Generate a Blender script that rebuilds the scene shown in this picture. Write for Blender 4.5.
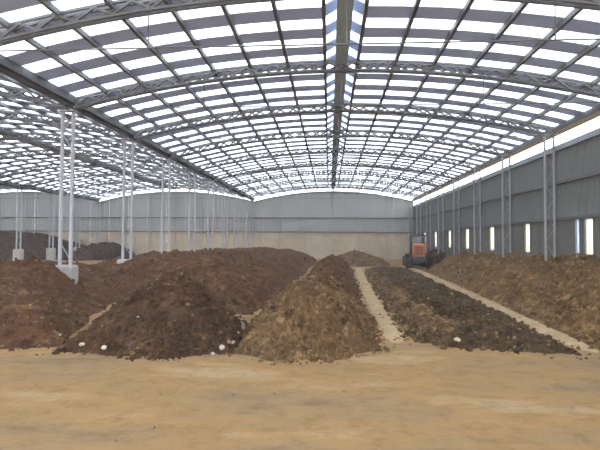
import bpy, math, random
import numpy as np
from mathutils import Vector, Matrix

random.seed(7)
SC = bpy.context.scene
COL = SC.collection
for o in list(bpy.data.objects):
    bpy.data.objects.remove(o)

# ------------------------------------------------------------------ camera
EYE = 2.5
YAW, PITCH, ROLL = 0.0615, 0.0323, 0.0051
cam_data = bpy.data.cameras.new('camera')
cam_data.sensor_width = 36.0
cam_data.lens = 36.0 * 480.0 / 600.0
cam_data.clip_end = 2000
cam = bpy.data.objects.new('camera', cam_data)
COL.objects.link(cam)
cam.matrix_world = (Matrix.Translation((0, 0, EYE)) @ Matrix.Rotation(YAW, 4, 'Z')
                    @ Matrix.Rotation(math.pi / 2 + PITCH, 4, 'X') @ Matrix.Rotation(ROLL, 4, 'Z'))
SC.camera = cam

# ------------------------------------------------------------------ sky (bright even overcast) and exposure
world = bpy.data.worlds.new('world')
SC.world = world
world.use_nodes = True
wn = world.node_tree.nodes
wn['Background'].inputs['Color'].default_value = (0.93, 0.97, 1.0, 1)
wn['Background'].inputs['Strength'].default_value = 5.4
SC.view_settings.view_transform = 'Standard'
SC.view_settings.look = 'None'
SC.view_settings.gamma = 1
SC.view_settings.use_curve_mapping = False
SC.view_settings.exposure = 0.0

# ------------------------------------------------------------------ dimensions (metres)
X0 = 0.451            # ridge of the main hall
W = 11.136            # half span
Y0 = 1.074            # trusses stand at Y0 + 6 n
NEND = 11
YF = Y0 + 6 * NEND    # far wall
YN = Y0 - 6           # open front end, behind the camera
A = EYE + 6.80        # apex of the bottom chord
S = 1.44              # rise of the arch
TD = 0.37             # truss depth
EAVE = A - S
R = X0 + W
HALLS = [X0, X0 - 2 * W, X0 - 4 * W]


def zb(x):            # bottom chord height at offset x from the ridge
    return A - S * (x / W) ** 2


def zr(x):            # underside of the roof sheets
    return zb(x) + TD + 0.10


# ------------------------------------------------------------------ materials
MATS = {}


def new_mat(name):
    m = bpy.data.materials.new(name)
    m.use_nodes = True
    MATS[name] = m
    nt = m.node_tree
    return m, nt, nt.nodes['Principled BSDF'], nt.nodes['Material Output']


def ramp(nt, fac, stops):
    r = nt.nodes.new('ShaderNodeValToRGB')
    e = r.color_ramp.elements
    while len(e) < len(stops):
        e.new(0.5)
    for el, (p, c) in zip(e, stops):
        el.position = p
        el.color = (*c, 1)
    nt.links.new(fac, r.inputs['Fac'])
    return r.outputs['Color']


def noise(nt, scale, detail=4, rough=0.6, vec=None):
    n = nt.nodes.new('ShaderNodeTexNoise')
    n.inputs['Scale'].default_value = scale
    n.inputs['Detail'].default_value = detail
    n.inputs['Roughness'].default_value = rough
    if vec is None:
        g = nt.nodes.new('ShaderNodeNewGeometry')
        vec = g.outputs['Position']
    nt.links.new(vec, n.inputs['Vector'])
    return n.outputs['Fac']


def mix(nt, fac, a, b, mode='MIX'):
    m = nt.nodes.new('ShaderNodeMix')
    m.data_type = 'RGBA'
    m.blend_type = mode
    if isinstance(fac, float):
        m.inputs[0].default_value = fac
    else:
        nt.links.new(fac, m.inputs[0])
    for s, v in ((6, a), (7, b)):
        if isinstance(v, tuple):
            m.inputs[s].default_value = (*v, 1)
        else:
            nt.links.new(v, m.inputs[s])
    return m.outputs[2]


def bump(nt, bs, h, strength, dist):
    b = nt.nodes.new('ShaderNodeBump')
    b.inputs['Strength'].default_value = strength
    b.inputs['Distance'].default_value = dist
    nt.links.new(h, b.inputs['Height'])
    nt.links.new(b.outputs['Normal'], bs.inputs['Normal'])


def metal(name, c, var=0.12, rough=0.55, met=0.0, scale=1.5):
    m, nt, bs, out = new_mat(name)
    f = noise(nt, scale, 5, 0.65)
    lo = tuple(v * (1 - var) for v in c)
    hi = tuple(min(1, v * (1 + var)) for v in c)
    nt.links.new(ramp(nt, f, [(0.3, lo), (0.7, hi)]), bs.inputs['Base Color'])
    bs.inputs['Roughness'].default_value = rough
    bs.inputs['Metallic'].default_value = met
    return m


def soil(name, dark, mid, light, coarse=0.8, red=None, bumpd=0.06, lo=0.33, hi=0.68, fleck=0.75):
    m, nt, bs, out = new_mat(name)
    f1 = noise(nt, coarse, 6, 0.7)
    c1 = ramp(nt, f1, [(lo, dark), (0.5, mid), (hi, light)])
    f2 = noise(nt, 6.0, 6, 0.75)
    c2 = ramp(nt, f2, [(0.32, dark), (0.5, mid), (0.66, light)])
    c = mix(nt, 0.55, c1, c2)
    if red:
        f3 = noise(nt, 0.45, 3, 0.5)
        r3 = ramp(nt, f3, [(0.45, (0, 0, 0)), (0.65, (1, 1, 1))])
        c = mix(nt, r3, c, mix(nt, 0.5, c, red))
    f5 = noise(nt, 2.0, 8, 0.8)
    c = mix(nt, ramp(nt, f5, [(0.52, (0, 0, 0)), (0.62, (fleck, fleck, fleck))]), c, tuple(v * 1.7 for v in light))
    f6 = noise(nt, 1.5, 7, 0.8)
    c = mix(nt, ramp(nt, f6, [(0.36, (0.8, 0.8, 0.8)), (0.47, (0, 0, 0))]), c, tuple(v * 0.75 for v in dark))
    nt.links.new(c, bs.inputs['Base Color'])
    bs.inputs['Roughness'].default_value = 0.95
    bs.inputs['Specular IOR Level'].default_value = 0.15
    f4 = noise(nt, 9.0, 6, 0.8)
    bump(nt, bs, f4, 0.9, bumpd)
    return m


metal('truss_steel', (0.165, 0.17, 0.19), 0.1, 0.5)
metal('purlin_steel', (0.18, 0.185, 0.21), 0.1, 0.55)
metal('column_steel', (0.46, 0.46, 0.50), 0.08, 0.5)
# thin grey sheets; faint translucency is added to brighten their undersides
m = metal('roof_sheet', (0.46, 0.50, 0.63), 0.06, 0.6)
nt = m.node_tree
tl = nt.nodes.new('ShaderNodeBsdfTranslucent')
tl.inputs['Color'].default_value = (0.105, 0.112, 0.128, 1)
ad = nt.nodes.new('ShaderNodeAddShader')
nt.links.new(nt.nodes['Principled BSDF'].outputs[0], ad.inputs[0])
nt.links.new(tl.outputs[0], ad.inputs[1])
nt.links.new(ad.outputs[0], nt.nodes['Material Output'].inputs['Surface'])
metal('ridge_steel', (0.52, 0.72, 0.99), 0.1, 0.5)
metal('gutter_steel', (0.12, 0.122, 0.135), 0.12, 0.6)
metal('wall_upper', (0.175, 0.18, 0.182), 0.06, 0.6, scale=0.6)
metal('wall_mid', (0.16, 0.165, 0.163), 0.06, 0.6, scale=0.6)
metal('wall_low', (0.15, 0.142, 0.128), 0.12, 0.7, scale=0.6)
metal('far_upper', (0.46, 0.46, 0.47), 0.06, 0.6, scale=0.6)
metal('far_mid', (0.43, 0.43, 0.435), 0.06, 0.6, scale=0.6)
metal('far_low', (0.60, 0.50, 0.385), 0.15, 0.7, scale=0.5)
metal('girt_steel', (0.12, 0.12, 0.13), 0.1, 0.6)
metal('trim_blue', (0.36, 0.39, 0.47), 0.08, 0.5)
metal('wall_column_steel', (0.36, 0.36, 0.39), 0.08, 0.5)
metal('concrete', (0.50, 0.47, 0.46), 0.15, 0.9, scale=3)
metal('window_frame', (0.20, 0.20, 0.21), 0.1, 0.5)
metal('blue_frame', (0.25, 0.36, 0.60), 0.1, 0.5)
metal('orange_paint', (0.50, 0.15, 0.055), 0.2, 0.5, scale=3)
metal('dark_paint', (0.05, 0.05, 0.055), 0.2, 0.5)
metal('rubber', (0.025, 0.025, 0.027), 0.2, 0.85)
metal('stone_pale', (0.46, 0.40, 0.33), 0.15, 0.9, scale=9)
metal('stone_brown', (0.20, 0.14, 0.10), 0.2, 0.9, scale=9)

m, nt, bs, out = new_mat('glass_dark')
bs.inputs['Base Color'].default_value = (0.05, 0.06, 0.07, 1)
bs.inputs['Roughness'].default_value = 0.1


def sheet_mat(name, tcol, lcol, f):
    # fibreglass roof light: part of the sky light passes straight, part is spread
    m, nt, bs, out = new_mat(name)
    tr = nt.nodes.new('ShaderNodeBsdfTransparent')
    tl = nt.nodes.new('ShaderNodeBsdfTranslucent')
    g = noise(nt, 2.0, 5, 0.6)
    nt.links.new(ramp(nt, g, [(0.3, tuple(v * 0.85 for v in lcol)), (0.65, lcol)]), tl.inputs['Color'])
    tr.inputs['Color'].default_value = (*tcol, 1)
    mx = nt.nodes.new('ShaderNodeMixShader')
    mx.inputs[0].default_value = f
    nt.links.new(tr.outputs[0], mx.inputs[1])
    nt.links.new(tl.outputs[0], mx.inputs[2])
    nt.links.new(mx.outputs[0], out.inputs['Surface'])
    return m


sheet_mat('skylight', (0.80, 0.82, 0.84), (0.86, 0.87, 0.88), 0.45)
sheet_mat('window_pane', (0.6, 0.6, 0.57), (0.75, 0.75, 0.70), 0.5)

soil('soil_brown', (0.036, 0.017, 0.009), (0.095, 0.047, 0.023), (0.150, 0.083, 0.041), 0.7, red=(0.121, 0.047, 0.020))
soil('soil_dark', (0.026, 0.014, 0.008), (0.061, 0.033, 0.018), (0.110, 0.061, 0.033), 0.8, red=(0.087, 0.035, 0.015))
soil('soil_olive', (0.047, 0.028, 0.013), (0.127, 0.075, 0.037), (0.227, 0.143, 0.072), 0.9, red=(0.139, 0.069, 0.031))
soil('soil_bank', (0.058, 0.033, 0.014), (0.146, 0.084, 0.037), (0.256, 0.153, 0.068), 0.8)
soil('soil_bed', (0.028, 0.017, 0.010), (0.070, 0.042, 0.023), (0.141, 0.088, 0.044), 0.5, fleck=0.35)
soil('soil_black', (0.026, 0.017, 0.014), (0.055, 0.036, 0.028), (0.09, 0.06, 0.046), 0.5, red=(0.10, 0.048, 0.036))
soil('soil_tan', (0.126, 0.075, 0.031), (0.226, 0.144, 0.062), (0.315, 0.211, 0.098), 0.8)
soil('path_sand', (0.313, 0.210, 0.115), (0.423, 0.302, 0.178), (0.497, 0.370, 0.229), 0.9, bumpd=0.02, fleck=0.2)

# trodden sand floor: ochre and grey patches drawn out along the drive direction
m, nt, bs, out = new_mat('sand_floor')
g = nt.nodes.new('ShaderNodeNewGeometry')
mp = nt.nodes.new('ShaderNodeMapping')
mp.inputs['Scale'].default_value = (0.35, 1.0, 1.0)
nt.links.new(g.outputs['Position'], mp.inputs['Vector'])
f1 = noise(nt, 0.75, 5, 0.62, mp.outputs['Vector'])
c1 = ramp(nt, f1, [(0.30, (0.20, 0.132, 0.075)), (0.42, (0.275, 0.186, 0.098)), (0.54, (0.315, 0.193, 0.082)), (0.66, (0.365, 0.265, 0.152))])
f2 = noise(nt, 2.6, 9, 0.78)
c2 = ramp(nt, f2, [(0.34, (0.66, 0.63, 0.60)), (0.52, (1, 1, 1))])
c = mix(nt, 0.8, c1, c2, 'MULTIPLY')
f3 = noise(nt, 26.0, 3, 0.7)
c3 = ramp(nt, f3, [(0.24, (0.45, 0.40, 0.36)), (0.34, (1, 1, 1))])
c = mix(nt, 0.6, c, c3, 'MULTIPLY')
nt.links.new(c, bs.inputs['Base Color'])
bs.inputs['Roughness'].default_value = 0.95
bs.inputs['Specular IOR Level'].default_value = 0.15
bump(nt, bs, f2, 0.6, 0.03)


# ------------------------------------------------------------------ mesh helpers
class MB:
    def __init__(self):
        self.v, self.f = [], []

    def box(self, x0, x1, y0, y1, z0, z1):
        n = len(self.v)
        self.v += [(x, y, z) for z in (z0, z1) for y in (y0, y1) for x in (x0, x1)]
        self.f += [tuple(n + i for i in q) for q in ((0, 2, 3, 1), (4, 5, 7, 6), (0, 1, 5, 4), (2, 6, 7, 3), (0, 4, 6, 2), (1, 3, 7, 5))]
        return self

    def bar(self, a, b, w, h=None, up=(0, 0, 1)):
        h = h or w
        a, b = Vector(a), Vector(b)
        d = (b - a).normalized()
        u = Vector(up)
        if abs(d.dot(u)) > 0.97:
            u = Vector((0, 1, 0))
        s = d.cross(u).normalized()
        u = s.cross(d)
        n = len(self.v)
        for p in (a, b):
            for i, j in ((-1, -1), (1, -1), (1, 1), (-1, 1)):
                self.v.append(tuple(p + s * (i * w / 2) + u * (j * h / 2)))
        self.f += [tuple(n + i for i in q) for q in ((0, 1, 2, 3), (7, 6, 5, 4), (0, 4, 5, 1), (1, 5, 6, 2), (2, 6, 7, 3), (3, 7, 4, 0))]
        return self

    def path(self, pts, w, h):
        """swept rectangular section along a list of points in an XZ or YZ plane"""
        pts = [Vector(p) for p in pts]
        n0 = len(self.v)
        for i, p in enumerate(pts):
            d = (pts[min(i + 1, len(pts) - 1)] - pts[max(i - 1, 0)]).normalized()
            s = d.cross(Vector((0, 0, 1))).normalized()
            u = s.cross(d)
            for a, b in ((-1, -1), (1, -1), (1, 1), (-1, 1)):
                self.v.append(tuple(p + s * (a * w / 2) + u * (b * h / 2)))
        for i in range(len(pts) - 1):
            k = n0 + 4 * i
            for j in range(4):
                self.f.append((k + j, k + (j + 1) % 4, k + 4 + (j + 1) % 4, k + 4 + j))
        e = n0 + 4 * (len(pts) - 1)
        self.f += [(n0 + 3, n0 + 2, n0 + 1, n0), (e, e + 1, e + 2, e + 3)]
        return self

    def tube(self, a, b, r, r2=None, n=10):
        a, b = Vector(a), Vector(b)
        r2 = r if r2 is None else r2
        d = (b - a).normalized()
        u = Vector((0, 0, 1)) if abs(d.z) < 0.9 else Vector((0, 1, 0))
        s = d.cross(u).normalized()
        u = s.cross(d)
        k = len(self.v)
        for p, q in ((a, r), (b, r2)):
            for i in range(n):
                t = 2 * math.pi * i / n
                self.v.append(tuple(p + s * (q * math.cos(t)) + u * (q * math.sin(t))))
        for i in range(n):
            j = (i + 1) % n
            self.f.append((k + i, k + j, k + n + j, k + n + i))
        self.f += [tuple(k + i for i in reversed(range(n))), tuple(k + n + i for i in range(n))]
        return self

    def mesh(self, name):
        me = bpy.data.meshes.new(name)
        me.from_pydata(self.v, [], self.f)
        me.update()
        return me


def put(name, me, matname=None, parent=None, loc=None):
    if isinstance(me, MB):
        me = me.mesh(name)
    if matname and not me.materials:
        me.materials.append(MATS[matname])
    o = bpy.data.objects.new(name, me)
    COL.objects.link(o)
    if parent:
        o.parent = parent
    if loc is not None:
        o.location = loc
    return o


def empty(name, loc=(0, 0, 0), rz=0.0):
    o = bpy.data.objects.new(name, None)
    o.empty_display_size = 0.3
    COL.objects.link(o)
    o.location = loc
    o.rotation_euler = (0, 0, rz)
    return o


def tag(o, label, cat, group=None):
    o['label'] = label
    o['category'] = cat
    if group:
        o['group'] = group
    return o


def structure(o, label=None):
    o['kind'] = 'structure'
    if label:
        o['label'] = label
    return o


def copy_tree(src, parent=None):
    c = src.copy()
    COL.objects.link(c)
    c.parent = parent
    for ch in src.children:
        copy_tree(ch, c)
    return c


ORD = ['first', 'second', 'third', 'fourth', 'fifth', 'sixth', 'seventh', 'eighth', 'ninth', 'tenth', 'eleventh', 'twelfth']
HN = ['main hall', 'middle hall', 'leftmost hall']

# value noise on numpy arrays, used for all the earth
_T = np.random.RandomState(5).rand(256, 256)


def vn(x, y):
    ix, iy = np.floor(x).astype(int), np.floor(y).astype(int)
    fx, fy = x - ix, y - iy
    fx, fy = fx * fx * (3 - 2 * fx), fy * fy * (3 - 2 * fy)
    a, b = _T[ix & 255, iy & 255], _T[(ix + 1) & 255, iy & 255]
    c, d = _T[ix & 255, (iy + 1) & 255], _T[(ix + 1) & 255, (iy + 1) & 255]
    return (a * (1 - fx) + b * fx) * (1 - fy) + (c * (1 - fx) + d * fx) * fy - 0.5


def fbm(x, y, octs=5, gain=0.55):
    r, a = 0, 1.0
    for i in range(octs):
        r = r + a * vn(x + 17.3 * i, y + 9.1 * i)
        x, y, a = x * 2.03, y * 2.03, a * gain
    return r


# ------------------------------------------------------------------ ground
def floor_mesh():
    xs = np.concatenate([np.linspace(-58, -14, 30)[:-1], np.linspace(-14, 13, 160)])
    ys = np.concatenate([np.linspace(-12, 2, 30)[:-1], np.linspace(2, 16, 150)[:-1], np.linspace(16, YF + 0.5, 90)])
    X, Y = np.meshgrid(xs, ys)
    Z = 0.035 * fbm(X * 0.8, Y * 0.9, 4) + 0.01 * fbm(X * 6, Y * 6, 2)
    n, mcount = X.shape
    v = np.stack([X.ravel(), Y.ravel(), Z.ravel()], 1).tolist()
    f = [(j * mcount + i, j * mcount + i + 1, (j + 1) * mcount + i + 1, (j + 1) * mcount + i) for j in range(n - 1) for i in range(mcount - 1)]
    me = bpy.data.meshes.new('floor')
    me.from_pydata(v, [], f)
    return me


fl = put('floor', floor_mesh(), 'sand_floor')
for p in fl.data.polygons:
    p.use_smooth = True
structure(fl, 'trodden tan sand floor of the halls')
yard = structure(put('yard', MB().box(-260, 260, -260, 360, -0.6, -0.12), 'sand_floor'), 'open sandy yard around the halls')

# ------------------------------------------------------------------ right wall
girt_z = (EYE + 1.15, EYE + 2.95)
wall_top = EYE + 4.60


def ribbed(width, z0, z1, ribs, depth=0.035, th=0.006):
    """trapezoidal steel sheet standing in the YZ plane, width along +Y"""
    mb = MB()
    prof = []
    step = width / ribs
    for i in range(ribs):
        y = i * step
        prof += [(y, 0), (y + step * 0.55, 0), (y + step * 0.68, -depth), (y + step * 0.87, -depth)]
    prof.append((width, 0))
    for y, x in prof:
        mb.v += [(x, y, z0), (x, y, z1)]
    for i in range(len(prof) - 1):
        k = 2 * i
        mb.f.append((k, k + 1, k + 3, k + 2))
    return mb


wr = structure(empty('wall_right', (R, 0, 0)), 'grey corrugated sheet side wall with girts')
PANEL = 1.0
up_me = ribbed(PANEL, girt_z[1], wall_top, 5).mesh('wall_sheet')
mid_me = ribbed(PANEL, girt_z[0], girt_z[1], 5).mesh('wall_sheet')
up_me.materials.append(MATS['wall_upper'])
mid_me.materials.append(MATS['wall_mid'])
nsh = int(round((YF - YN) / PANEL))
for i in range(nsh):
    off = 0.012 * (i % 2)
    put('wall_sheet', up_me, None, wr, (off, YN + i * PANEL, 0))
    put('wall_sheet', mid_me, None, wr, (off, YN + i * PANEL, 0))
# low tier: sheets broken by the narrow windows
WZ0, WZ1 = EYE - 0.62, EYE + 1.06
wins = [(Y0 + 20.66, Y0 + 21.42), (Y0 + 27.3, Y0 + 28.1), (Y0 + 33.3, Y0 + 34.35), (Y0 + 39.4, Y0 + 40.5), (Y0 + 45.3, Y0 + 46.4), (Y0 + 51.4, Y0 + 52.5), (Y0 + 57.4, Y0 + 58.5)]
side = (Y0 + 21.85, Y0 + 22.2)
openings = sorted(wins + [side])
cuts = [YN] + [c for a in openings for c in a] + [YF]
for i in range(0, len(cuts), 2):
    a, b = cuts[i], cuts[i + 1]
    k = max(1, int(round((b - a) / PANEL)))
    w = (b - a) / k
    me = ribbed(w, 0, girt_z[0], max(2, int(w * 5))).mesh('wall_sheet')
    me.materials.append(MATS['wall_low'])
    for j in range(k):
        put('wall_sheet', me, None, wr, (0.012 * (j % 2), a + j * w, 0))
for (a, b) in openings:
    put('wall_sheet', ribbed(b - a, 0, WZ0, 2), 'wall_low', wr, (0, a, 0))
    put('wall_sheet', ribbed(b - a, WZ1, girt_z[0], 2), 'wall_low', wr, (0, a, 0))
for z in girt_z:
    put('girt', MB().box(-0.16, -0.04, YN, YF, z - 0.06, z + 0.06), 'girt_steel', wr)
put('top_trim', MB().box(-0.14, 0.04, YN, YF, wall_top, wall_top + 0.27), 'trim_blue', wr)


def window(n, a, b, label, frame='window_frame'):
    w = structure(empty('window_%d' % n, (R, a, 0)), label)
    t = 0.03
    mb = MB()
    mb.box(-0.08, 0.05, 0, t, WZ0, WZ1).box(-0.08, 0.05, b - a - t, b - a, WZ0, WZ1)
    mb.box(-0.08, 0.05, t, b - a - t, WZ0, WZ0 + t).box(-0.08, 0.05, t, b - a - t, WZ1 - t, WZ1)
    put('window_frame', mb, frame, w)
    put('pane', MB().box(-0.012, 0.0, t, b - a - t, WZ0 + t, WZ1 - t), 'window_pane', w)


for i, (a, b) in enumerate(wins):
    window(i + 1, a, b, 'narrow upright window, %s from the right edge along the grey side wall' % ORD[i])
window(len(wins) + 1, side[0], side[1], 'slim blue-framed side light beside the nearest window', 'blue_frame')
put('mullion_panel', MB().box(-0.05, 0.0, side[0] - 0.45, side[0] - 0.02, WZ0, WZ1), 'girt_steel', wr)
# eave beam above the open bright gap
eb = tag(put('eave_beam', MB().box(R - 0.25, R + 0.25, YN, YF, EYE + 5.52, EYE + 5.70).box(R - 0.06, R + 0.06, YN, YF, EYE + 5.70, zr(W)), 'gutter_steel'),
         'long steel eave beam above the bright gap of the right wall', 'beam')

# ------------------------------------------------------------------ far wall, one run of sheets over three halls
wf = structure(empty('wall_back', (0, YF, 0)), 'pale grey sheet end wall across all halls')
NP = 16
PW = 2 * W / NP
GF = (EYE + 1.19, EYE + 3.15)


def far_sheet(x0, x1, z0, z1l, z1r, ribs=6, depth=0.035):
    mb = MB()
    step = (x1 - x0) / ribs
    prof = []
    for i in range(ribs):
        x = x0 + i * step
        prof += [(x, 0), (x + step * 0.55, 0), (x + step * 0.68, depth), (x + step * 0.87, depth)]
    prof.append((x1, 0))
    for x, y in prof:
        t = (x - x0) / (x1 - x0)
        mb.v += [(x, y, z0), (x, y, z1l + (z1r - z1l) * t)]
    for i in range(len(prof) - 1):
        k = 2 * i
        mb.f.append((k, k + 2, k + 3, k + 1))
    return mb


GAP = 0.40
fm = []
for i in range(NP):
    a, b = -W + i * PW, -W + (i + 1) * PW
    row = []
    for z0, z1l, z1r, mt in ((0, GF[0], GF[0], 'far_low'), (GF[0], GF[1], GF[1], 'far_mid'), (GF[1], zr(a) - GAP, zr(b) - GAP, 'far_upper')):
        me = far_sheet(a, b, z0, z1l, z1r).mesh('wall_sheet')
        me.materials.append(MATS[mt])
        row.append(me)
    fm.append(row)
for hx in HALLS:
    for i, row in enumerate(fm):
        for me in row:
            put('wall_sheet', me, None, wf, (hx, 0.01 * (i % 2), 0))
for z in GF:
    put('girt', MB().box(HALLS[2] - W, R, -0.14, -0.03, z - 0.06, z + 0.06), 'girt_steel', wf)
for hx in HALLS:
    put('top_trim', MB().path([(hx + x, -0.05, zr(x) - GAP) for x in np.linspace(-W, W, 25)], 0.12, 0.14), 'trim_blue', wf)
    for k in (-2, -1, 0, 1, 2):
        x = k * W / 3
        put('wind_post', MB().box(hx + x - 0.05, hx + x + 0.05, -0.3, -0.14, 0, zr(x) - 0.3), 'far_mid', wf)

wl = structure(put('wall_left', MB().box(HALLS[2] - W - 0.1, HALLS[2] - W, YN, YF, 0, wall_top), 'wall_mid'), 'grey sheet wall of the leftmost hall')

# ------------------------------------------------------------------ roof sheets
PER, LIGHT = 1.5, 0.71
PH = 0.95             # offset of the first light sheet after a truss
RC = 0.65             # half width of the raised ridge cap
NX = 14


def roof_sheet(side, y0, y1, th=0.02):
    mb = MB()
    xs = np.linspace(RC, W + 0.05, NX)
    for x in xs:
        z = zr(x)
        mb.v += [(side * x, y0, z), (side * x, y1, z), (side * x, y0, z + th), (side * x, y1, z + th)]
    for i in range(NX - 1):
        k = 4 * i
        mb.f += [(k, k + 1, k + 5, k + 4), (k + 2, k + 6, k + 7, k + 3), (k, k + 4, k + 6, k + 2), (k + 1, k + 3, k + 7, k + 5)]
    mb.f += [(0, 2, 3, 1), (4 * NX - 4, 4 * NX - 3, 4 * NX - 1, 4 * NX - 2)]
    return mb


def cap_sheet(side, y0, y1, th=0.02):
    mb = MB()
    for x, z in ((0.0, zr(0) + 0.42), (RC + 0.05, zr(RC) + 0.03)):
        mb.v += [(side * x, y0, z), (side * x, y1, z), (side * x, y0, z + th), (side * x, y1, z + th)]
    mb.f += [(0, 1, 5, 4), (2, 6, 7, 3), (0, 4, 6, 2), (1, 3, 7, 5), (0, 2, 3, 1), (4, 5, 7, 6)]
    return mb


sheets = {}
for s in (-1, 1):
    for kind, y0, y1, mt in (('light', 0, LIGHT, 'skylight'), ('solid', 0, PER - LIGHT, 'roof_sheet')):
        for fn, tagn in ((roof_sheet, 'r'), (cap_sheet, 'c')):
            me = fn(s, y0, y1).mesh('sheet')
            me.materials.append(MATS[mt])
            sheets[(s, kind, tagn)] = me
for h, hx in enumerate(HALLS):
    for s, sn in ((-1, 'left'), (1, 'right')):
        c = structure(empty('ceiling', (hx, 0, 0)), 'arched roof %s of the ridge over the %s, sheets and skylights' % (sn, HN[h]))
        n = int(round((YF - YN) / PER))
        for i in range(n):
            y = YN + i * PER
            for kind, yy, nm in (('light', y + PH, 'skylight_sheet'), ('solid', y + PH + LIGHT - PER, 'roof_sheet')):
                put(nm, sheets[(s, kind, 'r')], None, c, (0, yy, 0))
                put('ridge_' + nm, sheets[(s, kind, 'c')], None, c, (0, yy, 0))

# ------------------------------------------------------------------ purlins, ridge beam, valley gutters
offs = [RC + 1.5 * k for k in range(7)] + [W - 0.12]
for h, hx in enumerate(HALLS):
    for s, sn in ((-1, 'left'), (1, 'right')):
        for k, x in enumerate(offs):
            z = zr(x)
            o = put('purlin', MB().box(-0.06, 0.06, YN, YF - 0.05, -0.17, -0.004), 'purlin_steel', None, (hx + s * x, 0, z))
            tag(o, 'dark steel purlin, %s line %s of the ridge in the %s roof' % (ORD[k], sn, HN[h]), 'purlin', 'roof purlins')
    o = put('ridge_beam', MB().box(-0.25, 0.25, YN, YF - 0.05, -0.05, 0.0).box(-0.05, 0.05, YN, YF - 0.05, 0.0, 0.22).box(-0.2, 0.2, YN, YF - 0.05, 0.22, 0.26), 'ridge_steel' if h == 0 else 'truss_steel', None, (hx, 0, zb(0) + TD - 0.02))
    tag(o, 'blue-grey steel ridge beam along the crown of the %s roof' % HN[h], 'beam')
for k, x in enumerate((X0 - W, X0 - 3 * W)):
    mb = MB()
    z = EAVE + 0.22
    mb.box(-0.22, 0.22, YN, YF - 0.4, z, z + 0.03).box(-0.22, -0.19, YN, YF - 0.4, z + 0.03, z + 0.32).box(0.19, 0.22, YN, YF - 0.4, z + 0.03, z + 0.32)
    g = empty('valley_gutter', (x, 0, 0))
    put('trough', mb, 'gutter_steel', g)
    put('bearer', MB().box(-0.07, 0.07, YN, YF - 0.4, z - 0.14, z), 'gutter_steel', g)
    tag(g, 'dark valley gutter between the %s and the %s' % (HN[k], HN[k + 1]), 'gutter')

# ------------------------------------------------------------------ arched lattice trusses
NSEG = 40
TWD = 0.11            # half distance of the two lacing planes


def arch(dz, y, n=33, x0=-W + 0.15, x1=W - 0.15):
    return [(x, y, zb(x) + dz) for x in np.linspace(x0, x1, n)]


def web_pairs():
    out = []
    xs = np.linspace(-W + 0.2, W - 0.2, NSEG + 1)
    for pl, ph in ((-TWD, 0), (TWD, 1)):
        for i in range(NSEG):
            lo, hi = 0.04, TD - 0.04
            za, zc = (lo, hi) if (i + ph) % 2 == 0 else (hi, lo)
            out.append(((xs[i], pl, zb(xs[i]) + za), (xs[i + 1], pl, zb(xs[i + 1]) + zc)))
    return out


chord_me = {}
for nm, dz in (('bottom_chord', 0.0), ('top_chord', TD)):
    for y in (-TWD, TWD):
        me = MB().path(arch(dz, y), 0.07, 0.075).mesh(nm)
        me.materials.append(MATS['truss_steel'])
        chord_me[(nm, y)] = me
wb = MB()
for a, b in web_pairs():
    wb.bar(a, b, 0.07, 0.07, (0, 1, 0))
web_me = wb.mesh('lacing')
web_me.materials.append(MATS['truss_steel'])
brace_me = MB().bar((0, 0, 0), (1, 0, 0), 0.065, 0.065).mesh('lacing_bar')
brace_me.materials.append(MATS['truss_steel'])
TZ = EAVE + 0.04
tie_me = MB().tube((-W + 0.2, 0, TZ), (W - 0.2, 0, TZ), 0.022, n=6).mesh('tie_rod')
tie_me.materials.append(MATS['truss_steel'])
hang_me = []
for x in (-W / 2, 0, W / 2):
    me = MB().tube((x, 0, TZ), (x, 0, zb(x) + 0.02), 0.02, n=6).mesh('hanger')
    me.materials.append(MATS['truss_steel'])
    hang_me.append(me)


def truss(hx, n, label, single):
    t = tag(empty('roof_truss', (hx, Y0 + 6 * n, 0)), label, 'truss', 'arched roof trusses')
    for (nm, y), me in chord_me.items():
        put(nm, me, None, t)
    if single:
        for a, b in web_pairs():
            o = put('lacing_bar', brace_me, None, t)
            a, b = Vector(a), Vector(b)
            d = b - a
            o.matrix_local = Matrix.Translation(a) @ d.to_track_quat('X', 'Z').to_matrix().to_4x4() @ Matrix.Diagonal((d.length, 1, 1, 1))
    else:
        put('lacing', web_me, None, t)['kind'] = 'stuff'
    put('tie_rod', tie_me, None, t)
    for me in hang_me:
        put('hanger', me, None, t)
    return t


def nth(k, total):
    return 'nearest' if k == 0 else ('last' if k == total - 1 else ORD[k])


for h, (hx, ns) in enumerate(zip(HALLS, (range(2, NEND), range(2, NEND), range(5, NEND)))):
    ns = list(ns)
    for k, n in enumerate(ns):
        truss(hx, n, 'arched lattice steel truss with tie rod, %s in view of the %s' % (nth(k, len(ns)), HN[h]), h == 0 and n <= 3)

# ------------------------------------------------------------------ lattice columns and their pedestals
PED = 1.42
CS = 0.225


def make_column_meshes(z0, z1, rad, lace, cm):
    d = {}
    for s in (-1, 1):
        me = MB().tube((s * CS, 0, z0), (s * CS, 0, z1), rad, n=10).mesh('post')
        me.materials.append(MATS[cm])
        d[s] = me
    mb = MB()
    k = int((z1 - z0) / 0.75)
    for i in range(k):
        za, zc = z0 + 0.2 + i * 0.75, z0 + 0.2 + (i + 1) * 0.75
        s = 1 if i % 2 else -1
        mb.bar((-CS * s, 0, za), (CS * s, 0, min(zc, z1)), lace)
    me = mb.mesh('lacing')
    me.materials.append(MATS[cm])
    d['lace'] = me
    me = MB().box(-0.38, 0.38, -0.2, 0.2, z0, z0 + 0.03).mesh('base_plate')
    me.materials.append(MATS[cm])
    d['base'] = me
    me = MB().box(-0.36, 0.36, -0.14, 0.14, z1 - 0.03, z1).mesh('cap_plate')
    me.materials.append(MATS[cm])
    d['cap'] = me
    return d


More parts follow.
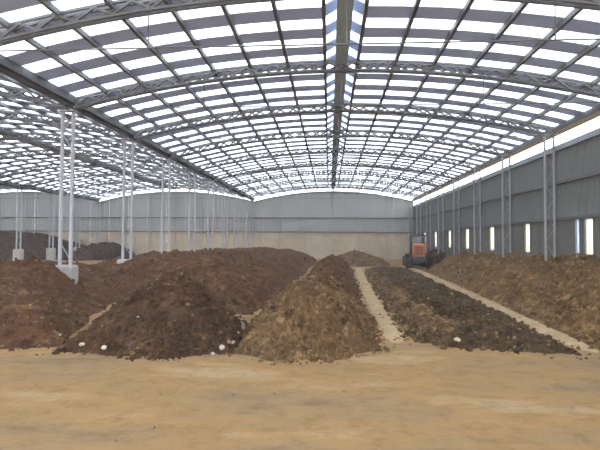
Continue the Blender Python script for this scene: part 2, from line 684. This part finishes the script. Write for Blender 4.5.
def bevel_box(x, y, z, b=0.03):
    mb = MB()
    for zz, k in ((0, 0), (z - b, 0), (z, b)):
        mb.v += [(-x + k, -y + k, zz), (x - k, -y + k, zz), (x - k, y - k, zz), (-x + k, y - k, zz)]
    for i in (0, 4):
        for j in range(4):
            mb.f.append((i + j, i + (j + 1) % 4, i + 4 + (j + 1) % 4, i + 4 + j))
    mb.f += [(3, 2, 1, 0), (8, 9, 10, 11)]
    return mb


ped_me = bevel_box(0.42, 0.28, PED).mesh('concrete_pedestal')
ped_me.materials.append(MATS['concrete'])
inner = make_column_meshes(PED, EAVE - 0.05, 0.075, 0.022, 'column_steel')
outer = make_column_meshes(0.0, EAVE + 0.10, 0.062, 0.02, 'wall_column_steel')


def column(x, n, label, meshes, group):
    t = tag(empty('lattice_column', (x, Y0 + 6 * n, 0)), label, 'column', group)
    put('post', meshes[-1], None, t)
    put('post', meshes[1], None, t)
    put('lacing', meshes['lace'], None, t)
    put('base_plate', meshes['base'], None, t)
    put('cap_plate', meshes['cap'], None, t)


for row, (x, ns, rn) in enumerate(((X0 - W - 0.12, range(2, NEND + 1), 'row left of the main hall'), (X0 - 3 * W, range(7, NEND + 1), 'far left row'))):
    ns = list(ns)
    for k, n in enumerate(ns):
        yy = n if n < NEND else NEND - 0.08
        column(x, yy, 'pale twin-post lattice column, %s of the %s' % (nth(k, len(ns)), rn), inner, 'lattice columns between the halls')
        p = put('concrete_pedestal', ped_me, None, None, (x, Y0 + 6 * yy, 0))
        tag(p, 'grey concrete pedestal under the %s column of the %s' % (nth(k, len(ns)), rn), 'pedestal', 'concrete column pedestals')
ns = list(range(3, NEND + 1))
for k, n in enumerate(ns):
    yy = n if n < NEND else NEND - 0.08
    column(R - 0.42, yy, 'pale twin-post column against the right wall, %s from the camera' % nth(k, len(ns)), outer, 'wall columns')


# ------------------------------------------------------------------ heaps of earth
def heap(name, label, poly, slope, H, mat, amp=0.12, freq=1.1, dx=0.08, dy=(0.07, 0.008), xmax=None, ymax=None, base=-0.04, clods=0, cs=(0.02, 0.09), rise=None, pale=0, cat='soil heap'):
    P = np.array(poly, float)
    xa, ya = P.min(0) - 0.5
    xb, yb = P.max(0) + 0.5
    if xmax:
        xb = min(xb, xmax)
    if ymax:
        yb = min(yb, ymax)
    xs = np.linspace(xa, xb, max(3, int((xb - xa) / dx)))
    ys = [ya]
    while ys[-1] < yb:
        ys.append(ys[-1] + max(dy[0], dy[1] * ys[-1]))
    ys[-1] = yb
    X, Y = np.meshgrid(xs, np.array(ys))
    # wobble the outline
    XW = X + 0.35 * vn(X * 0.9 + 3, Y * 0.9) + 0.14 * vn(X * 3.1, Y * 3.1 + 5)
    YW = Y + 0.35 * vn(X * 0.9 + 31, Y * 0.9 + 8) + 0.14 * vn(X * 3.1 + 7, Y * 3.1)

    def hfun(XX, YY, XQ, YQ):
        D = np.full(XX.shape, 1e9)
        ins = np.zeros(XX.shape, bool)
        for i in range(len(P)):
            a, b = P[i], P[(i + 1) % len(P)]
            e = b - a
            t = np.clip(((XX - a[0]) * e[0] + (YY - a[1]) * e[1]) / (e @ e), 0, 1)
            D = np.minimum(D, np.hypot(XX - a[0] - t * e[0], YY - a[1] - t * e[1]))
            cr = ((a[1] > YY) != (b[1] > YY))
            with np.errstate(divide='ignore', invalid='ignore'):
                xi = a[0] + (YY - a[1]) * e[0] / (e[1] if e[1] else 1e-9)
            ins ^= cr & (XX < xi)
        D = np.where(ins, D, -D)
        h = np.where(D > 0, H * np.tanh(slope * np.maximum(D, 0) / H), slope * D)
        w = np.clip(D / 0.5, 0, 1)
        nz = fbm(XQ * freq, YQ * freq, 6, 0.6)
        lump = np.abs(fbm(XQ * 2.6 + 40, YQ * 2.6, 4, 0.6))
        pit = np.maximum(0, vn(XQ * 4.3 + 11, YQ * 4.3) + 0.35 * vn(XQ * 9.7, YQ * 9.7 + 3) - 0.2)
        rid = np.abs(vn(XQ * 3.3 + 60, YQ * 3.3) + 0.5 * vn(XQ * 7.1, YQ * 7.1 + 20))
        h = h + w * amp * (1.6 * nz - 0.9 * lump + 0.45 - 1.9 * pit - 0.7 * rid)
        if rise is not None:
            h = h * rise(XQ, YQ)
        return h, D
    Hh, D = hfun(XW, YW, X, Y)
    keep = D > -0.2
    Z = np.maximum(Hh, base)
    idx = -np.ones(X.shape, int)
    cell = keep[:-1, :-1] | keep[1:, :-1] | keep[:-1, 1:] | keep[1:, 1:]
    use = np.zeros(X.shape, bool)
    use[:-1, :-1] |= cell
    use[1:, :-1] |= cell
    use[:-1, 1:] |= cell
    use[1:, 1:] |= cell
    idx[use] = np.arange(use.sum())
    v = np.stack([X[use], Y[use], Z[use]], 1)
    jj, ii = np.nonzero(cell)
    f = np.stack([idx[jj, ii], idx[jj, ii + 1], idx[jj + 1, ii + 1], idx[jj + 1, ii]], 1)
    me = bpy.data.meshes.new(name)
    c = v.mean(0)
    c[2] = 0
    me.from_pydata((v - c).tolist(), [], f.tolist())
    me.materials.append(MATS[mat])
    o = put(name, me, None, None, tuple(c))
    tag(o, label, cat, None)
    for clods, cmat, cs, cname in ((clods, mat, cs, 'clods'), (pale, 'soil_tan', (0.02, 0.06), 'pale_clods')):
        if not clods:
            continue
        rs = np.random.RandomState(len(label) + clods)
        ok = np.argwhere(D > -0.45)
        wgt = 1.0 / (Y[ok[:, 0], ok[:, 1]] - 6) ** 1.0 * np.where(D[ok[:, 0], ok[:, 1]] < 0, 0.35 * np.exp(D[ok[:, 0], ok[:, 1]] * 5), 1)
        pick = ok[rs.choice(len(ok), clods, p=wgt / wgt.sum())]
        base_v = np.array([(0, 0, 1), (0.9, 0, 0.45), (0.28, 0.85, 0.45), (-0.72, 0.53, 0.45), (-0.72, -0.53, 0.45), (0.28, -0.85, 0.45),
                           (0.72, 0.53, -0.45), (-0.28, 0.85, -0.45), (-0.9, 0, -0.45), (-0.28, -0.85, -0.45), (0.72, -0.53, -0.45)])
        bf = [(0, 1, 2), (0, 2, 3), (0, 3, 4), (0, 4, 5), (0, 5, 1), (1, 6, 2), (2, 7, 3), (3, 8, 4), (4, 9, 5), (5, 10, 1), (2, 6, 7), (3, 7, 8), (4, 8, 9), (5, 9, 10), (1, 10, 6)]
        V, F = [], []
        for q, (j, i) in enumerate(pick):
            s = cs[0] + (cs[1] - cs[0]) * rs.rand() ** 3
            t = rs.rand() * 6.28
            sc = s * (0.7 + 0.6 * rs.rand(3))
            b = base_v * (0.75 + 0.5 * rs.rand(11, 1)) * sc
            x = b[:, 0] * math.cos(t) - b[:, 1] * math.sin(t)
            y = b[:, 0] * math.sin(t) + b[:, 1] * math.cos(t)
            jx, jy = (rs.rand(2) - 0.5) * 0.07
            V.append(np.stack([x + X[j, i] + jx - c[0], y + Y[j, i] + jy - c[1], b[:, 2] + max(Z[j, i], 0.0) + s * 0.25], 1))
            F += [tuple(11 * q + k for k in ff) for ff in bf]
        cm = bpy.data.meshes.new(cname)
        cm.from_pydata(np.concatenate(V).tolist(), [], F)
        cm.materials.append(MATS[cmat])
        co = put(cname, cm, None, o)
        co['kind'] = 'stuff'
    return o


heap('soil_heap', 'broad brown soil heap at the left edge around the nearest column',
     [(-6.2, 10.9), (-7.6, 10.4), (-9.5, 10.5), (-13, 10.2), (-20, 12), (-22, 22), (-17, 27), (-11.5, 27.5), (-8.6, 26), (-8.9, 20), (-7.6, 15)],
     0.42, 1.45, 'soil_brown', amp=0.16, freq=0.8, clods=2600, pale=350, dx=0.1,
     rise=lambda x, y: 1 + 0.48 * np.exp(-((x + 10.9) ** 2 + (y - 18.0) ** 2) / 5.0))
heap('soil_heap', 'dark pointed soil heap with a pale foot, between the left and centre heaps',
     [(-5.9, 10.35), (-4.6, 10.1), (-3.2, 10.2), (-2.2, 10.5), (-2.25, 13), (-3.0, 15.5), (-4.6, 16.5), (-6.2, 15.2), (-6.6, 13)],
     0.88, 1.95, 'soil_dark', amp=0.14, clods=2600, pale=90, dx=0.06, dy=(0.05, 0.005))
heap('soil_heap', 'olive-brown heap with rough rounded top in the centre, left of the path',
     [(-2.15, 10.4), (-1.0, 10.1), (0.3, 10.4), (1.2, 11.4), (1.35, 14), (1.3, 16.4), (0.4, 17.2), (-1.4, 17.0), (-2.2, 15.5), (-2.2, 13)],
     0.98, 1.9, 'soil_olive', amp=0.24, freq=1.5, clods=3000, dx=0.055, dy=(0.05, 0.005), pale=700)
heap('soil_heap', 'brown windrow running back behind the centre heap, left of the path',
     [(-1.6, 17.8), (-0.2, 16.9), (1.1, 17.4), (1.4, 22), (1.7, 34), (2.2, 43), (-1.3, 43), (-1.6, 30)],
     0.95, 1.65, 'soil_brown', amp=0.2, freq=1.2, clods=1200, dx=0.07, dy=(0.05, 0.006), pale=150)
heap('soil_heap', 'long reddish brown soil heap behind the pointed heap, left of the centre windrow',
     [(-8.4, 18.5), (-5.0, 16.4), (-2.5, 16.0), (-2.2, 25), (-1.8, 40), (-1.5, 58), (-6.0, 60), (-14.5, 58), (-16.5, 40), (-15.5, 27), (-12.5, 22.5), (-10, 20.5)],
     0.75, 1.55, 'soil_brown', amp=0.2, freq=0.7, clods=2000, dx=0.12, cs=(0.03, 0.09))
heap('soil_heap', 'tan sandy crest of soil behind the broad left heap, under the far left columns',
     [(-24, 22), (-15, 21.6), (-11.9, 21.4), (-11.2, 23.5), (-12.5, 27), (-17, 28), (-24, 28)],
     0.75, 1.4, 'soil_tan', amp=0.16, freq=0.9, dx=0.12, clods=700)
heap('soil_bed', 'low dark brown soil bed between the two sand paths',
     [(2.05, 12.2), (3.2, 11.5), (5.5, 11.1), (5.6, 13), (6.0, 20), (6.4, 28), (6.7, 36), (6.6, 42), (3.2, 42), (2.6, 34), (2.25, 22), (2.1, 15)],
     0.4, 0.36, 'soil_bed', amp=0.11, freq=1.2, clods=3600, pale=350, dx=0.07, dy=(0.06, 0.006), cat='soil bed')
heap('soil_heap', 'olive brown bank of soil piled against the right wall',
     [(6.35, 11.6), (8, 11.3), (11, 11.2), (16, 11.4), (18, 30), (16, 44), (9.3, 44), (8.0, 41), (7.6, 34), (7.2, 26), (6.8, 19), (6.45, 14)],
     0.55, 2.1, 'soil_bank', amp=0.24, freq=1.0, clods=5200, pale=900, dx=0.08, xmax=R - 0.09, dy=(0.06, 0.006))
heap('soil_heap', 'distant tan brown heap in front of the end wall, right of centre',
     [(0.2, 49), (3.0, 47), (6.0, 48), (6.6, 54), (5.5, 62), (1, 63), (-0.8, 56)],
     0.5, 1.5, 'soil_olive', amp=0.2, freq=0.6, dx=0.2, dy=(0.2, 0.004), clods=300, cs=(0.05, 0.14))
heap('soil_heap', 'distant dark tall heap in the leftmost hall behind the far left columns',
     [(-33.6, 52), (-38, 50.5), (-50, 50), (-52, 64), (-46, 66.6), (-32.4, 66.6), (-32.4, 62)],
     1.0, 3.3, 'soil_black', ymax=YF - 0.15, amp=0.35, freq=0.5, dx=0.25, dy=(0.2, 0.004), clods=400, cs=(0.08, 0.2))
heap('soil_heap', 'distant dark sloping heap in the middle hall beside the far left columns',
     [(-32.0, 55.5), (-29.5, 54), (-27, 57), (-26, 63), (-27, 66.6), (-32.2, 66.6)],
     0.95, 2.7, 'soil_black', ymax=YF - 0.15, amp=0.3, freq=0.5, dx=0.22, dy=(0.2, 0.004), clods=300, cs=(0.08, 0.2))
heap('soil_heap', 'dark heap against the right wall behind the orange loader',
     [(9.3, 48), (11, 46.8), (14, 47), (14, 61), (9.8, 60)],
     0.9, 2.1, 'soil_dark', amp=0.2, freq=0.8, dx=0.15, dy=(0.15, 0.004), xmax=R - 0.09, clods=200, cs=(0.05, 0.12))
heap('soil_heap', 'low tan brown ridge of soil along the right side of the left sand path',
     [(2.1, 12.6), (2.7, 11.9), (3.5, 11.7), (3.9, 12.6), (3.6, 16), (3.6, 24), (3.8, 33), (3.6, 40), (2.9, 40), (2.5, 32), (2.3, 22), (2.15, 15)],
     0.55, 0.62, 'soil_olive', amp=0.12, freq=1.4, clods=1800, pale=500, dx=0.06, dy=(0.06, 0.006))


# sand paths between the beds: thin strips of pale trodden sand on the floor
def sand_path(label, pts, mat='path_sand', top=0.075):
    mb = MB()
    prs = []
    for i in range(len(pts) - 1):
        (x0, y0, w0), (x1, y1, w1) = pts[i], pts[i + 1]
        n = max(2, int((y1 - y0) / 0.25))
        for k in range(n):
            t = k / n
            prs.append((x0 + (x1 - x0) * t, y0 + (y1 - y0) * t, w0 + (w1 - w0) * t))
    for q, (x, y, w) in enumerate(prs):
        ends = 0.09 * max(0, 1 - min(q, len(prs) - 1 - q) / 5)
        j = 0.10 * random.uniform(-1, 1)
        j2 = 0.10 * random.uniform(-1, 1)
        n0 = len(mb.v)
        for k in range(5):
            u = -1 + k / 2
            xx = x + u * w / 2 + (j if k == 0 else j2 if k == 4 else 0)
            mb.v.append((xx, y, top - ends - 0.10 * abs(u) ** 3 + 0.012 * random.uniform(-1, 1)))
        if n0:
            for k in range(4):
                mb.f.append((n0 - 5 + k, n0 - 5 + k + 1, n0 + k + 1, n0 + k))
    o = put('sand_path', mb, mat)
    tag(o, label, 'path')
    for p in o.data.polygons:
        p.use_smooth = True


sand_path('pale sand path between the centre windrow and the low dark bed', [(1.72, 11.6, 0.6), (1.72, 14, 0.6), (1.85, 22, 0.62), (2.2, 34, 0.75), (2.8, 45, 0.9)])
sand_path('pale sand path between the low dark bed and the right bank', [(5.95, 10.9, 0.55), (6.1, 14, 0.6), (6.5, 21, 0.6), (7.0, 30, 0.65), (7.4, 41, 0.8), (7.6, 46, 0.9)])
sand_path('pale sand gully between the left heap and the pointed dark heap', [(-6.1, 10.3, 0.16), (-6.7, 12.5, 0.2), (-7.3, 15, 0.26), (-8.3, 19, 0.4)], 'soil_tan', 0.05)


# ------------------------------------------------------------------ stones
def stone_mesh(seed):
    rs = np.random.RandomState(seed)
    import bmesh
    bm = bmesh.new()
    bmesh.ops.create_icosphere(bm, subdivisions=2, radius=1)
    ax = 0.7 + 0.5 * rs.rand(3)
    for v in bm.verts:
        n = 0.82 + 0.36 * float(vn(np.array([v.co.x * 1.7 + seed]), np.array([v.co.y * 1.7 + v.co.z * 2.1]))[0] + 0.5)
        v.co = Vector((v.co.x * ax[0], v.co.y * ax[1], v.co.z * ax[2] * 0.75)) * n
    me = bpy.data.meshes.new('stone')
    bm.to_mesh(me)
    bm.free()
    return me


def ray(px, py):
    d = Vector(((px - 300) / 480, -(py - 225) / 480, -1))
    return (cam.matrix_world.to_3x3() @ d).normalized()


bpy.context.view_layer.update()
DG = bpy.context.evaluated_depsgraph_get()


def hit(px, py):
    ok, loc, *_ = SC.ray_cast(DG, Vector((0, 0, EYE)), ray(px, py))
    return loc


stones = [(157, 279.5, 0.07, 'p', 'small pale stone on the crest of the pointed dark heap'),
          (138, 317, 0.06, 'p', 'small pale stone on the face of the pointed dark heap'),
          (457, 341, 0.10, 'p', 'white stone at the front of the low dark bed'),
          (82, 345, 0.12, 'p', 'pale lump of rubble at the left foot of the pointed heap'),
          (104, 348, 0.10, 'p', 'pale stone at the front foot of the pointed heap'),
          (60, 335, 0.07, 'p', 'pale pebble on the lower face of the left heap'),
          (222, 348, 0.12, 'p', 'pale rubble lump where the pointed heap meets the centre windrow'),
          (233, 343, 0.10, 'p', 'pale rubble lump higher in the gully beside the centre windrow'),
          (213, 354, 0.07, 'p', 'small pale rubble bit at the mouth of the gully'),
          (238, 333, 0.08, 'p', 'small pale stone deep in the gully beside the centre windrow'),
          (160, 395, 0.035, 'b', 'brown pebble on the sand left of the middle'),
          (153, 428, 0.04, 'b', 'reddish brown pebble near the bottom of the sand'),
          (36, 385, 0.02, 'b', 'tiny brown pebble on the sand at far left'),
          (115, 441, 0.025, 'b', 'tiny brown pebble at the lower left of the sand'),
          (233, 395, 0.025, 'b', 'small dark pebble on the sand below the gully'),
          (274, 394, 0.025, 'b', 'small dark pebble on the sand below the centre windrow'),
          (344, 392, 0.03, 'b', 'brown pebble on the sand just right of the middle'),
          (395, 345, 0.04, 'b', 'brown pebble at the mouth of the path beside the centre windrow'),
          (572, 408, 0.04, 'b', 'flat brown clod on the sand at the right edge')]
for i, (px, py, s, k, lab) in enumerate(stones):
    p = hit(px, py)
    s *= 0.6 if k == 'p' and px != 457 else 1.0
    me = stone_mesh(i)
    me.materials.append(MATS['stone_pale' if k == 'p' else 'stone_brown'])
    o = put('stone' if s > 0.05 else 'pebble', me, None, None, p + Vector((0, 0, s * 0.2)))
    o.scale = (s, s, s)
    o.rotation_euler = (0, 0, i * 1.3)
    tag(o, lab, 'stone', 'loose stones')

# ------------------------------------------------------------------ orange loader at the end of the right path
ld = tag(empty('wheel_loader', (8.25, 45.6, 0.0), -0.12), 'orange and dark wheel loader at the far end of the right path', 'loader')


def rbox(x0, x1, y0, y1, z0, z1, b=0.06):
    mb = bevel_box((x1 - x0) / 2, (y1 - y0) / 2, z1 - z0, b)
    mb.v = [(v[0] + (x0 + x1) / 2, v[1] + (y0 + y1) / 2, v[2] + z0) for v in mb.v]
    return mb


eng = put('engine_hood', rbox(-0.46, 0.46, -1.7, -0.3, 0.95, 1.95, 0.15), 'orange_paint', ld)
gr = MB()
for k in range(5):
    gr.box(-0.3, 0.3, -1.73, -1.69, 1.1 + 0.13 * k, 1.16 + 0.13 * k)
put('grille', gr, 'dark_paint', eng)
put('chassis', rbox(-0.45, 0.45, -1.8, 2.0, 0.55, 0.95, 0.05), 'dark_paint', ld)
cab = MB()
for x in (-0.55, 0.55):
    for y in (-0.3, 0.8):
        cab.bar((x, y, 0.95), (x * 0.92, y, 2.5), 0.08)
cab = put('cab_frame', cab, 'dark_paint', ld)
put('cab_roof', rbox(-0.62, 0.62, -0.4, 0.9, 2.5, 2.62, 0.05), 'dark_paint', ld)
put('cab_glass', MB().box(-0.5, 0.5, -0.28, -0.26, 1.5, 2.48).box(-0.52, -0.5, -0.28, 0.78, 1.5, 2.48).box(0.5, 0.52, -0.28, 0.78, 1.5, 2.48), 'glass_dark', ld)
for sx in (-1, 1):
    for y in (-1.15, 1.35):
        wh = put('wheel', MB().tube((-0.18, 0, 0), (0.18, 0, 0), 0.55, n=18).tube((-0.2, 0, 0), (0.2, 0, 0), 0.45, n=18), 'rubber', ld, (sx * 0.75, y, 0.55))
        put('hub', MB().tube((-0.22, 0, 0), (0.22, 0, 0), 0.2, n=12), 'orange_paint', wh)
    put('lift_arm', MB().bar((sx * 0.4, 0.7, 1.5), (sx * 0.4, 2.6, 0.75), 0.12, 0.22), 'dark_paint', ld)
bk = MB()
bk.v = [(x, y, z) for x in (-1.1, 1.1) for (y, z) in ((2.4, 0.85), (2.4, 0.2), (2.7, 0.08), (3.3, 0.08), (3.3, 0.12), (2.75, 0.14), (2.48, 0.25), (2.48, 0.85))]
bk.f = [(i, (i + 1) % 8, 8 + (i + 1) % 8, 8 + i) for i in range(8)] + [tuple(range(7, -1, -1)), tuple(range(8, 16))]
put('bucket', bk, 'dark_paint', ld)
put('exhaust', MB().tube((0.35, -0.8, 1.9), (0.35, -0.8, 2.4), 0.05), 'dark_paint', eng)

ld.scale = (1.18, 1.18, 1.18)

# ------------------------------------------------------------------ dusty air of the halls
hz = bpy.data.materials.new('dust_haze')
hz.use_nodes = True
hn = hz.node_tree
hn.nodes.remove(hn.nodes['Principled BSDF'])
vs = hn.nodes.new('ShaderNodeVolumeScatter')
vs.inputs['Color'].default_value = (0.96, 0.97, 1.0, 1)
vs.inputs['Density'].default_value = 0.0022
hn.links.new(vs.outputs[0], hn.nodes['Material Output'].inputs['Volume'])
MATS['dust_haze'] = hz
hb = put('haze', MB().box(-60, 16, -14, 72, -0.5, 13), 'dust_haze')
hb['kind'] = 'stuff'
hb['label'] = 'thin pale dust haze filling the halls'
hb['category'] = 'haze'
